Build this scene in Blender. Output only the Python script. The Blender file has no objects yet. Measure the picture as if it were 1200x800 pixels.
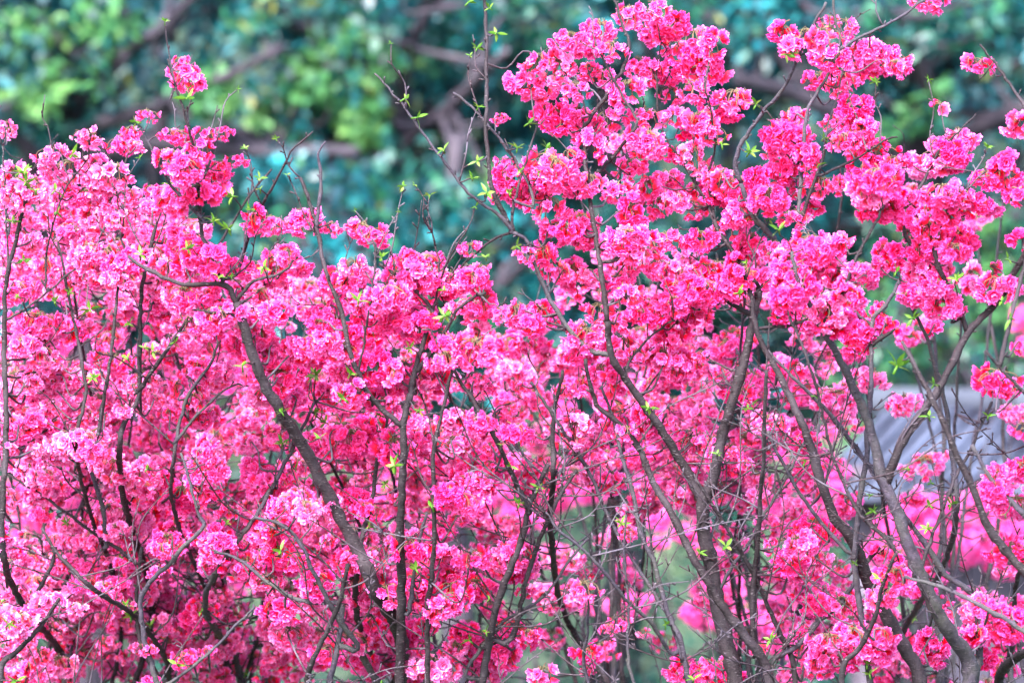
import bpy, math, random
import numpy as np
from mathutils import Vector, Matrix

random.seed(11)
RNG = np.random.default_rng(11)
R = math.radians
scene = bpy.context.scene
COL = scene.collection

# ------------------------------------------------------------------ camera, sky, sun, exposure
CAM_Z, DIST, LENS = 3.2, 6.0, 108.0
cam_d = bpy.data.cameras.new('camera')
cam_d.lens = LENS
cam_d.sensor_width = 36.0
cam_d.clip_start = 0.1
cam_d.clip_end = 400.0
cam_d.dof.use_dof = True
cam_d.dof.focus_distance = 6.05
cam_d.dof.aperture_fstop = 3.3
cam = bpy.data.objects.new('camera', cam_d)
COL.objects.link(cam)
cam.location = (0, 0, CAM_Z)
cam.rotation_euler = (R(90), 0, 0)
scene.camera = cam

SUN_EL, SUN_ROT = 49.0, 204.0
world = bpy.data.worlds.new('World')
scene.world = world
world.use_nodes = True
wn = world.node_tree
bg = wn.nodes['Background']
sky = wn.nodes.new('ShaderNodeTexSky')
sky.sky_type = 'NISHITA'
sky.sun_disc = False
sky.sun_elevation = R(SUN_EL)
sky.sun_rotation = R(SUN_ROT)
sky.dust_density = 3.0
wn.links.new(sky.outputs[0], bg.inputs[0])
bg.inputs[1].default_value = 0.085

sun_d = bpy.data.lights.new('sun', 'SUN')
sun_d.energy = 1.5
sun_d.angle = R(14)
sun_d.color = (1.0, 0.96, 0.92)
sun = bpy.data.objects.new('sun', sun_d)
COL.objects.link(sun)
# sun_rotation is measured clockwise from +Y: the sun stands behind the camera, to the left
_a = R(SUN_ROT)
sdir = Vector((math.sin(_a) * math.cos(R(SUN_EL)), math.cos(_a) * math.cos(R(SUN_EL)), math.sin(R(SUN_EL))))
sun.rotation_euler = sdir.to_track_quat('Z', 'Y').to_euler()

vs = scene.view_settings
vs.view_transform = 'Standard'
vs.look = 'None'
vs.exposure = 3.65
vs.gamma = 1.0
vs.use_curve_mapping = False
scene.cycles.max_bounces = 8
scene.cycles.diffuse_bounces = 5
scene.cycles.glossy_bounces = 2
scene.cycles.transmission_bounces = 5


def at(px, py, Y):
    """a point of the photograph at the depth Y (metres from the camera)"""
    k = Y / DIST
    return np.array([(px - 600) / 600 * k, Y, CAM_Z + (400 - py) / 600 * k])


# ------------------------------------------------------------------ materials
def new_mat(name):
    m = bpy.data.materials.new(name)
    m.use_nodes = True
    nt = m.node_tree
    nt.nodes.clear()
    out = nt.nodes.new('ShaderNodeOutputMaterial')
    return m, nt, out


def ramp(nt, fac, stops):
    n = nt.nodes.new('ShaderNodeValToRGB')
    e = n.color_ramp.elements
    while len(e) < len(stops):
        e.new(0.5)
    for el, (p, c) in zip(e, stops):
        el.position = p
        el.color = (*c, 1)
    nt.links.new(fac, n.inputs[0])
    return n.outputs[0]


def noise(nt, scale, detail=3, vec=None, rough=0.55):
    n = nt.nodes.new('ShaderNodeTexNoise')
    n.inputs['Scale'].default_value = scale
    n.inputs['Detail'].default_value = detail
    n.inputs['Roughness'].default_value = rough
    if vec is None:
        tc = nt.nodes.new('ShaderNodeTexCoord')
        vec = tc.outputs['Object']
    nt.links.new(vec, n.inputs['Vector'])
    return n.outputs['Fac']


def mixc(nt, fac, a, b, mode='MIX'):
    n = nt.nodes.new('ShaderNodeMix')
    n.data_type = 'RGBA'
    n.blend_type = mode
    for sock, v in ((n.inputs[0], fac), (n.inputs[6], a), (n.inputs[7], b)):
        if isinstance(v, (int, float)):
            sock.default_value = v
        elif isinstance(v, tuple):
            sock.default_value = (*v, 1)
        else:
            nt.links.new(v, sock)
    return n.outputs[2]


def petal_mat(name, deep, mid, tip, rim, pale, pale_amt, transl=0.38):
    """petals: deep heart, pink blade, pale tip; some flowers are older and faded"""
    m, nt, out = new_mat(name)
    at_ = nt.nodes.new('ShaderNodeAttribute')
    at_.attribute_name = 'tone'
    sep = nt.nodes.new('ShaderNodeSeparateColor')
    nt.links.new(at_.outputs['Color'], sep.inputs[0])
    c = ramp(nt, sep.outputs[0], [(0.2, deep), (0.5, mid), (0.8, tip), (1.0, rim)])
    f = nt.nodes.new('ShaderNodeMath')
    f.operation = 'POWER'
    nt.links.new(sep.outputs[1], f.inputs[0])
    f.inputs[1].default_value = 2.2
    g = nt.nodes.new('ShaderNodeMath')
    g.operation = 'MULTIPLY'
    nt.links.new(f.outputs[0], g.inputs[0])
    g.inputs[1].default_value = pale_amt
    oi = nt.nodes.new('ShaderNodeObjectInfo')
    om = nt.nodes.new('ShaderNodeMath')
    om.operation = 'MULTIPLY_ADD'
    nt.links.new(oi.outputs['Random'], om.inputs[0])
    om.inputs[1].default_value = 0.26
    nt.links.new(g.outputs[0], om.inputs[2])
    om.use_clamp = True
    c = mixc(nt, om.outputs[0], c, mixc(nt, 0.55, c, pale))
    h = nt.nodes.new('ShaderNodeHueSaturation')
    nt.links.new(c, h.inputs['Color'])
    mr = nt.nodes.new('ShaderNodeMapRange')
    mr.inputs['To Min'].default_value = 0.86
    mr.inputs['To Max'].default_value = 1.1
    nt.links.new(sep.outputs[2], mr.inputs['Value'])
    nt.links.new(mr.outputs[0], h.inputs['Value'])
    d = nt.nodes.new('ShaderNodeBsdfDiffuse')
    t = nt.nodes.new('ShaderNodeBsdfTranslucent')
    nt.links.new(h.outputs[0], d.inputs[0])
    nt.links.new(h.outputs[0], t.inputs[0])
    mx = nt.nodes.new('ShaderNodeMixShader')
    mx.inputs[0].default_value = transl
    nt.links.new(d.outputs[0], mx.inputs[1])
    nt.links.new(t.outputs[0], mx.inputs[2])
    nt.links.new(mx.outputs[0], out.inputs[0])
    return m


def leaf_mat(name, cols, rough=0.4, transl=0.25, spec=0.5):
    m, nt, out = new_mat(name)
    at_ = nt.nodes.new('ShaderNodeAttribute')
    at_.attribute_name = 'tone'
    sep = nt.nodes.new('ShaderNodeSeparateColor')
    nt.links.new(at_.outputs['Color'], sep.inputs[0])
    c = ramp(nt, sep.outputs[0], cols)
    p = nt.nodes.new('ShaderNodeBsdfPrincipled')
    p.inputs['Roughness'].default_value = rough
    p.inputs['Specular IOR Level'].default_value = spec
    nt.links.new(c, p.inputs['Base Color'])
    t = nt.nodes.new('ShaderNodeBsdfTranslucent')
    nt.links.new(c, t.inputs[0])
    mx = nt.nodes.new('ShaderNodeMixShader')
    mx.inputs[0].default_value = transl
    nt.links.new(p.outputs[0], mx.inputs[1])
    nt.links.new(t.outputs[0], mx.inputs[2])
    nt.links.new(mx.outputs[0], out.inputs[0])
    return m


def bark_mat(name, a, b, c, scale=60, bump=0.5):
    m, nt, out = new_mat(name)
    tc = nt.nodes.new('ShaderNodeTexCoord')
    f = noise(nt, scale, 5, tc.outputs['Object'], 0.65)
    f2 = noise(nt, scale * 0.16, 3, tc.outputs['Object'])
    c1 = ramp(nt, f, [(0.32, a), (0.68, b)])
    k = ramp(nt, f2, [(0.45, (0, 0, 0)), (0.66, (1, 1, 1))])
    c2 = mixc(nt, k, c1, c)
    mp = nt.nodes.new('ShaderNodeMapping')          # lenticels: short bands across the bark
    mp.inputs['Scale'].default_value = (1.0, 1.0, 5.0)
    nt.links.new(tc.outputs['Object'], mp.inputs[0])
    f3 = noise(nt, scale * 1.3, 2, mp.outputs[0])
    k3 = ramp(nt, f3, [(0.60, (0, 0, 0)), (0.68, (1, 1, 1))])
    c2 = mixc(nt, k3, c2, mixc(nt, 0.45, b, (0.20, 0.17, 0.20)))
    hs = nt.nodes.new('ShaderNodeMath')
    hs.operation = 'ADD'
    nt.links.new(f, hs.inputs[0])
    nt.links.new(k3, hs.inputs[1])
    f = hs.outputs[0]
    p = nt.nodes.new('ShaderNodeBsdfPrincipled')
    p.inputs['Roughness'].default_value = 0.75
    p.inputs['Specular IOR Level'].default_value = 0.3
    nt.links.new(c2, p.inputs['Base Color'])
    bp = nt.nodes.new('ShaderNodeBump')
    bp.inputs['Strength'].default_value = bump
    bp.inputs['Distance'].default_value = 0.004
    nt.links.new(f, bp.inputs['Height'])
    nt.links.new(bp.outputs[0], p.inputs['Normal'])
    nt.links.new(p.outputs[0], out.inputs[0])
    return m


def plain_mat(name, a, b, scale=8, rough=0.8, bump=0.3, spec=0.3, stretch=(1, 1, 1)):
    m, nt, out = new_mat(name)
    tc = nt.nodes.new('ShaderNodeTexCoord')
    mp = nt.nodes.new('ShaderNodeMapping')
    mp.inputs['Scale'].default_value = stretch
    mp.inputs['Rotation'].default_value = (0, 0, R(35) if stretch[0] != 1 else 0)
    nt.links.new(tc.outputs['Object'], mp.inputs[0])
    f = noise(nt, scale, 5, mp.outputs[0])
    c1 = ramp(nt, f, [(0.36, a), (0.64, b)])
    p = nt.nodes.new('ShaderNodeBsdfPrincipled')
    p.inputs['Specular IOR Level'].default_value = spec
    p.inputs['Roughness'].default_value = rough
    nt.links.new(c1, p.inputs['Base Color'])
    bp = nt.nodes.new('ShaderNodeBump')
    bp.inputs['Strength'].default_value = bump
    nt.links.new(f, bp.inputs['Height'])
    nt.links.new(bp.outputs[0], p.inputs['Normal'])
    nt.links.new(p.outputs[0], out.inputs[0])
    return m


PETAL = {
    'crimson': petal_mat('petals_crimson_pink', (0.88, 0.0006, 0.010), (0.93, 0.002, 0.066), (0.95, 0.016, 0.25), (0.96, 0.14, 0.62), (0.95, 0.25, 0.66), 0.25),
    'deep': petal_mat('petals_deep_pink', (0.92, 0.0008, 0.016), (0.95, 0.0035, 0.10), (0.96, 0.038, 0.38), (0.96, 0.27, 0.77), (0.95, 0.36, 0.76), 0.3),
    'mid': petal_mat('petals_pink', (0.90, 0.002, 0.036), (0.94, 0.011, 0.165), (0.96, 0.095, 0.48), (0.96, 0.38, 0.81), (0.95, 0.50, 0.84), 0.6),
    'soft': petal_mat('petals_soft_pink', (0.86, 0.010, 0.18), (0.92, 0.035, 0.33), (0.94, 0.09, 0.47), (0.95, 0.17, 0.60), (0.94, 0.28, 0.66), 0.4),
}
STALK = leaf_mat('flower_stalk_green', [(0.0, (0.10, 0.012, 0.03)), (0.45, (0.13, 0.07, 0.05)), (1.0, (0.15, 0.16, 0.075))], 0.6, 0.15, 0.3)
SHOOT = leaf_mat('young_leaf_green', [(0.0, (0.05, 0.15, 0.012)), (0.6, (0.10, 0.24, 0.025)), (1.0, (0.16, 0.22, 0.04))], 0.45, 0.4, 0.3)
DARKBARK = bark_mat('cherry_bark_dark', (0.004, 0.0018, 0.004), (0.014, 0.007, 0.012), (0.030, 0.022, 0.031), 75, 0.9)
GREYBARK = bark_mat('cherry_bark_grey', (0.013, 0.009, 0.017), (0.050, 0.040, 0.064), (0.040, 0.039, 0.040), 75, 0.9)
TWIGBARK = bark_mat('twig_bark', (0.010, 0.004, 0.008), (0.032, 0.019, 0.028), (0.066, 0.055, 0.08))
OLDBARK = bark_mat('old_tree_bark', (0.010, 0.008, 0.017), (0.030, 0.024, 0.040), (0.045, 0.036, 0.052), 9, 0.8)
TEAL = leaf_mat('leaf_blue_green', [(0.0, (0.004, 0.028, 0.050)), (0.5, (0.004, 0.068, 0.088)), (0.84, (0.005, 0.145, 0.16)), (1.0, (0.02, 0.26, 0.33))], 0.42, 0.22, 0.4)  # darkest tone lifted to imitate haze, palest tone imitates sky glints on leaves
GREEN = leaf_mat('leaf_mid_green', [(0.0, (0.006, 0.036, 0.044)), (0.5, (0.009, 0.080, 0.070)), (0.85, (0.022, 0.145, 0.065)), (1.0, (0.13, 0.14, 0.03))], 0.42, 0.22, 0.35)
LIGHT = leaf_mat('leaf_light_green', [(0.0, (0.025, 0.11, 0.055)), (0.5, (0.06, 0.20, 0.065)), (1.0, (0.15, 0.31, 0.09))], 0.45, 0.3, 0.3)
LEAFM = {'t': TEAL, 'g': GREEN, 'l': LIGHT}


# ------------------------------------------------------------------ mesh helpers (all quads)
class MB:
    def __init__(s):
        s.v, s.f, s.t, s.n = [], [], [], 0

    def add(s, v, f, t=None):
        v = np.asarray(v, float)
        s.v.append(v)
        s.f.append(np.asarray(f, int) + s.n)
        s.t.append(np.zeros((len(v), 3)) if t is None else np.asarray(t, float))
        s.n += len(v)

    def arrays(s):
        return np.concatenate(s.v), np.concatenate(s.f), np.concatenate(s.t)

    def mesh(s, name, mat, smooth=True):
        v, f, t = s.arrays()
        me = bpy.data.meshes.new(name)
        me.vertices.add(len(v))
        me.vertices.foreach_set('co', v.astype(np.float32).ravel())
        me.loops.add(f.size)
        me.loops.foreach_set('vertex_index', f.astype(np.int32).ravel())
        me.polygons.add(len(f))
        me.polygons.foreach_set('loop_start', np.arange(0, f.size, f.shape[1], dtype=np.int32))
        me.polygons.foreach_set('use_smooth', np.full(len(f), smooth, dtype=bool))
        a = me.attributes.new('tone', 'FLOAT_COLOR', 'POINT')
        a.data.foreach_set('color', np.concatenate([t, np.ones((len(t), 1))], 1).astype(np.float32).ravel())
        me.materials.append(mat)
        me.update(calc_edges=True)
        me.validate()
        return me

    def build(s, name, mat, parent=None, smooth=True, kind=None):
        o = bpy.data.objects.new(name, s.mesh(name, mat, smooth))
        COL.objects.link(o)
        if parent is not None:
            o.parent = parent
            o.matrix_parent_inverse = Matrix.Translation(-parent.location)
        if kind:
            o['kind'] = kind
        return o


def box(mb, lo, hi):
    x0, y0, z0 = lo
    x1, y1, z1 = hi
    v = [(x0, y0, z0), (x1, y0, z0), (x1, y1, z0), (x0, y1, z0), (x0, y0, z1), (x1, y0, z1), (x1, y1, z1), (x0, y1, z1)]
    mb.add(v, [(0, 3, 2, 1), (4, 5, 6, 7), (0, 1, 5, 4), (1, 2, 6, 5), (2, 3, 7, 6), (3, 0, 4, 7)])


def link(name, me, parent, loc, rot=(0, 0, 0), sc=1.0):
    o = bpy.data.objects.new(name, me)
    COL.objects.link(o)
    o.parent = parent
    base = parent.location if parent else Vector((0, 0, 0))
    o.location = Vector(loc) - base
    o.rotation_euler = rot
    o.scale = (sc, sc, sc)
    return o


def thing(name, label, cat, loc, group=None):
    o = bpy.data.objects.new(name, None)
    o.empty_display_size = 0.2
    COL.objects.link(o)
    o.location = Vector(loc)
    o['label'] = label
    o['category'] = cat
    if group:
        o['group'] = group
    return o


def catmull(P, step):
    P = np.asarray(P, float)
    if len(P) < 2:
        return P
    Q = np.vstack([2 * P[0] - P[1], P, 2 * P[-1] - P[-2]])
    out = []
    for i in range(1, len(Q) - 2):
        p0, p1, p2, p3 = Q[i - 1:i + 3]
        n = max(1, int(np.ceil(np.linalg.norm(p2[:3] - p1[:3]) / step)))
        for t in np.arange(n) / n:
            out.append(0.5 * (2 * p1 + (p2 - p0) * t + (2 * p0 - 5 * p1 + 4 * p2 - p3) * t * t + (3 * p1 - p0 - 3 * p2 + p3) * t ** 3))
    out.append(P[-1])
    return np.array(out)


def tube(mb, P, rad, n=6, tone=None, close=True):
    P = np.asarray(P, float)
    rad = np.asarray(rad, float)
    if len(P) < 2:
        return
    T = np.gradient(P, axis=0)
    T /= np.linalg.norm(T, axis=1, keepdims=True) + 1e-9
    ref = np.array([0.13, 1.0, 0.07]) if abs(T[0][1]) < 0.9 else np.array([1.0, 0.1, 0.05])
    ref = ref / np.linalg.norm(ref)
    U = np.cross(T, ref)
    U /= np.linalg.norm(U, axis=1, keepdims=True) + 1e-9
    W = np.cross(T, U)
    if close:
        P = np.vstack([P[:1], P, P[-1:]])
        rad = np.concatenate([[1e-5], rad, [1e-5]])
        U = np.vstack([U[:1], U, U[-1:]])
        W = np.vstack([W[:1], W, W[-1:]])
    a = np.arange(n) * 2 * math.pi / n
    V = P[:, None, :] + rad[:, None, None] * (np.cos(a)[None, :, None] * U[:, None, :] + np.sin(a)[None, :, None] * W[:, None, :])
    m = len(P)
    i = np.arange(m - 1)[:, None] * n
    j = np.arange(n)[None, :]
    jn = (j + 1) % n
    F = np.stack([i + j, i + jn, i + n + jn, i + n + j], -1).reshape(-1, 4)
    if tone is None:
        t = None
    else:
        tt = np.asarray(tone, float)
        if close:
            tt = np.concatenate([tt[:1], tt, tt[-1:]])
        t = np.repeat(tt, n)[:, None] * np.ones((1, 3))
    mb.add(V.reshape(-1, 3), F, t)


def rot_to(d, rng):
    """matrix whose z axis is d, with a random spin"""
    d = np.asarray(d, float)
    d = d / np.linalg.norm(d)
    r = rng.normal(size=3)
    x = np.cross(r, d)
    x /= np.linalg.norm(x)
    y = np.cross(d, x)
    return np.stack([x, y, d], 1)


# ------------------------------------------------------------------ flowers
def flower(mb, c, d, r, opening, rng, fine=True):
    """a double cherry blossom: whorls of cupped, ruffled, notched petals round the axis d"""
    M = rot_to(d, rng)
    nu, nv = (4, 5) if fine else (3, 3)
    whorls = [(7, 1.0, 1.0), (6, 0.95, 0.72), (5, 0.84, 0.46), (4, 0.7, 0.2)] if fine else [(6, 1.0, 1.0), (5, 0.92, 0.62), (4, 0.75, 0.26)]
    frand = rng.random()
    u = np.linspace(0, 1, nu)
    w = np.linspace(-1, 1, nv)
    i = np.arange(nu - 1)[:, None] * nv
    j = np.arange(nv - 1)[None, :]
    F = np.stack([i + j, i + j + 1, i + nv + j + 1, i + nv + j], -1).reshape(-1, 4)
    for k, (cnt, ln, op) in enumerate(whorls):
        ph0 = rng.random() * 6.28
        for q in range(cnt):
            ph = ph0 + q * 6.283 / cnt + rng.normal() * 0.14
            L = r * ln * rng.uniform(0.85, 1.12)
            a1 = opening * op * R(88) + rng.normal() * 0.16
            ang = a1 * (0.45 + 0.75 * u)
            du = np.full(nu, L / (nu - 1))
            rr = np.concatenate([[0], np.cumsum(np.sin(ang[:-1]) * du[:-1])]) + 0.06 * r
            zz = np.concatenate([[0], np.cumsum(np.cos(ang[:-1]) * du[:-1])])
            wid = r * 0.50 * np.interp(u, [0, 0.3, 0.7, 1.0], [0.25, 0.75, 1.0, 0.72]) * rng.uniform(0.85, 1.15)
            X = rr[:, None] * np.ones((1, nv))
            Y = wid[:, None] * w[None, :]
            Z = zz[:, None] * np.ones((1, nv))
            cup = 0.16 * r * (w[None, :] ** 2) * u[:, None]
            X = X - cup * np.cos(a1)
            Z = Z + cup * np.sin(a1)
            ruf = rng.normal(size=(nu, nv)) * 0.07 * r * (0.15 + u[:, None])
            X = X + ruf * np.cos(ang)[:, None]
            Z = Z - ruf * np.sin(ang)[:, None]
            cut = rng.uniform(0, 0.07, nv) * L
            X[-1] -= cut * math.sin(a1)
            Z[-1] -= cut * math.cos(a1)
            mid = np.abs(w) < 0.3
            X[-1, mid] -= 0.13 * L * math.sin(a1)
            Z[-1, mid] -= 0.13 * L * math.cos(a1)
            cs, sn = math.cos(ph), math.sin(ph)
            V = np.stack([X * cs - Y * sn, X * sn + Y * cs, Z], -1).reshape(-1, 3)
            V = V @ M.T + c
            t = np.zeros((nu * nv, 3))
            t[:, 0] = np.repeat(u, nv)
            t[:, 1] = frand
            t[:, 2] = rng.random()
            mb.add(V, F, t)


def bunch(seed, nfl, spread, r, fine=True, shape=(1.0, 1.0, 0.68)):
    """flowers hanging on stalks from one spur at the origin; returns (petals, stalks)"""
    rng = np.random.default_rng(seed)
    pet, st = MB(), MB()
    cen = np.array([0, 0, -0.42 * spread])
    pts = []
    tries = 0
    while len(pts) < nfl and tries < 4000:
        tries += 1
        d = rng.normal(size=3)
        d /= np.linalg.norm(d)
        if d[2] > 0.9:
            continue
        p = cen + d * spread * np.array(shape) * rng.uniform(0.62, 1.14)
        if all(np.linalg.norm(p - q) > r * rng.uniform(0.85, 1.25) for q, _ in pts):
            pts.append((p, d))
    for p, d in pts:
        dd = d * 0.85 + np.array([0, 0, -0.35]) + rng.normal(size=3) * 0.22
        dd /= np.linalg.norm(dd)
        is_bud = rng.random() < 0.10
        rr = r * rng.uniform(0.78, 1.15)
        back = p - dd * rr * 0.55
        flower(pet, back, dd, rr * (0.7 if is_bud else 1.0), 0.3 if is_bud else rng.uniform(0.82, 1.05), rng, fine)
        # calyx and stalk
        o = rng.normal(size=3) * 0.003
        side = (back - o) * np.array([0.5, 0.5, 0])
        mid = o + side + np.array([0, 0, max(0.004, rng.uniform(0.05, 0.24) * spread)])
        P = catmull([o, mid * 0.7 + o * 0.3, mid * 0.35 + back * 0.65 + np.array([0, 0, 0.003]), back - dd * rr * 0.1, back + dd * rr * 0.12], 0.012 if fine else 0.03)
        n = len(P)
        rad = np.full(n, 0.0008)
        rad[-1] = 0.0022
        if n > 2:
            rad[-2] = 0.0019
        tone = np.linspace(1.0, 0.55, n) * rng.uniform(0.6, 1)
        tone[-2:] = 0.12
        tube(st, P, rad, 4, tone)
    for k in range(rng.integers(1, 4)):      # bud scales and a few bare stalks at the spur
        d = rng.normal(size=3)
        d[2] = abs(d[2]) + 0.2
        d /= np.linalg.norm(d)
        L = rng.uniform(0.25, 0.6) * spread
        P = catmull([np.zeros(3), d * L * 0.6, d * L + np.array([d[0], d[1], -0.5]) * L * 0.4], 0.01)
        rad = np.linspace(0.0016, 0.0007, len(P))
        rad[-1] = 0.0017
        tube(st, P, rad, 4, np.linspace(0.9, 0.5, len(P)) * rng.uniform(0.7, 1))
    return pet, st


NPROTO = 16
PROTO = {}
for key, r_, tag_ in (('crimson', 0.0185, 150), ('deep', 0.0185, 100), ('mid', 0.0165, 200), ('soft', 0.0175, 300)):
    PROTO[key] = []
    for i in range(NPROTO if key != 'soft' else 8):
        nf = (16, 21, 11, 24, 9, 17, 14, 19)[i % 8]
        shp = ((1.0, 1.0, 0.68), (1.45, 0.85, 0.6), (0.8, 0.8, 0.8), (1.25, 1.0, 0.7), (1.0, 0.7, 0.6), (0.85, 0.85, 1.0), (1.4, 0.7, 0.55), (1.1, 1.1, 0.6))[(i + i // 8) % 8]
        p, s = bunch(tag_ + i, nf, 0.040 + 0.0011 * (nf - 15), r_, True, shp)
        PROTO[key].append((p.mesh('flower_cluster', PETAL[key]), s.mesh('flower_stalks', STALK)))
SMALL = {}
for key, r_, tag_ in (('crimson', 0.0175, 450), ('deep', 0.0175, 400), ('mid', 0.016, 500)):
    SMALL[key] = []
    for i in range(5):
        p, s = bunch(tag_ + i, (4, 3, 5, 6, 4)[i], 0.026, r_, True)
        SMALL[key].append((p.mesh('flower_cluster', PETAL[key]), s.mesh('flower_stalks', STALK)))
LOW = []
SMALL['soft'] = PROTO['soft']
for i in range(10):
    p, s = bunch(700 + i, (12, 15, 10, 14, 13)[i % 5], 0.043, 0.0175, False)
    LOW.append((p.arrays(), s.arrays()))


def leaf_blade(mb, o, d, up, L, W, rng, fold=0.25):
    """a lanceolate leaf with a midrib fold"""
    d = d / np.linalg.norm(d)
    s = np.cross(d, up)
    s /= np.linalg.norm(s) + 1e-9
    n = np.cross(s, d)
    us = np.array([0, 0.3, 0.62, 1.0])
    ws = np.array([0.12, 0.9, 0.75, 0.04]) * W / 2
    bend = -0.22 * L * us ** 2
    V = []
    for u, w, b in zip(us, ws, bend):
        c = o + d * L * u + n * b
        V += [c - s * w + n * w * fold, c, c + s * w + n * w * fold]
    F = []
    for i in range(3):
        for j in range(2):
            a = i * 3 + j
            F.append((a, a + 1, a + 4, a + 3))
    t = np.full((12, 3), rng.random())
    mb.add(V, F, t)


def shoot(seed, n, L):
    rng = np.random.default_rng(seed)
    mb = MB()
    for k in range(n):
        a = k * 2.4 + rng.normal() * 0.3
        el = rng.uniform(0.1, 1.1)
        d = np.array([math.cos(a) * math.cos(el), math.sin(a) * math.cos(el), math.sin(el)])
        leaf_blade(mb, d * 0.002, d, np.array([0, 0, 1.0]) + rng.normal(size=3) * 0.3, L * rng.uniform(0.6, 1.1), L * 0.34, rng)
    tube(mb, [(0, 0, -0.012), (0, 0, -0.003), (0, 0, 0.004)], [0.0018, 0.0022, 0.0014], 5, [0.2, 0.3, 0.3])
    return mb.mesh('leaf_shoot', SHOOT)


SHOOTS = [shoot(900 + i, (4, 6, 5, 7, 3)[i], 0.026) for i in range(5)]

# ------------------------------------------------------------------ ground and hillside
gx = np.linspace(-150, 150, 61)
gy = np.concatenate([np.linspace(-40, 30, 29), np.linspace(31, 60, 30), np.linspace(65, 260, 14)])
mb = MB()
XX, YY = np.meshgrid(gx, gy, indexing='ij')
ZZ = np.clip((YY - 33) * 0.62, 0, 26) + 0.25 * np.sin(XX * 0.7) * np.cos(YY * 0.5) * np.clip((YY - 30) / 10, 0, 1)
V = np.stack([XX, YY, ZZ], -1).reshape(-1, 3)
ny = len(gy)
i = np.arange(len(gx) - 1)[:, None] * ny
j = np.arange(ny - 1)[None, :]
mb.add(V, np.stack([i + j, i + ny + j, i + ny + j + 1, i + j + 1], -1).reshape(-1, 4))
gmat = plain_mat('ground_earth_and_moss', (0.018, 0.035, 0.022), (0.06, 0.085, 0.05), 1.6, 0.95)
mb.build('ground', gmat, kind='structure')


# ------------------------------------------------------------------ cherry trees
FRONT = {   # fork (px, py, depth) and the label of each tree in focus
    'e': dict(base=(1090, 1020), Y=5.95, label='dark stemmed cherry tree with thick forked limbs beside the grey roof'),
    'd': dict(base=(875, 1020), Y=6.0, label='tallest cherry tree whose dark central limb forks under the biggest blossom mass'),
    'c': dict(base=(480, 1040), Y=6.0, label='cherry tree with a straight dark bare stem in a low pink mass'),
    'b': dict(base=(300, 1040), Y=6.05, label='cherry tree with one thick slanting limb under deep pink bunches'),
    'a': dict(base=(40, 1060), Y=6.0, label='cherry tree at the left edge with thin upright dark stems'),
    'f': dict(base=(1290, 1020), Y=5.65, label='cherry tree cut off by the right edge, blossoms before the grey roof'),
}
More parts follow.
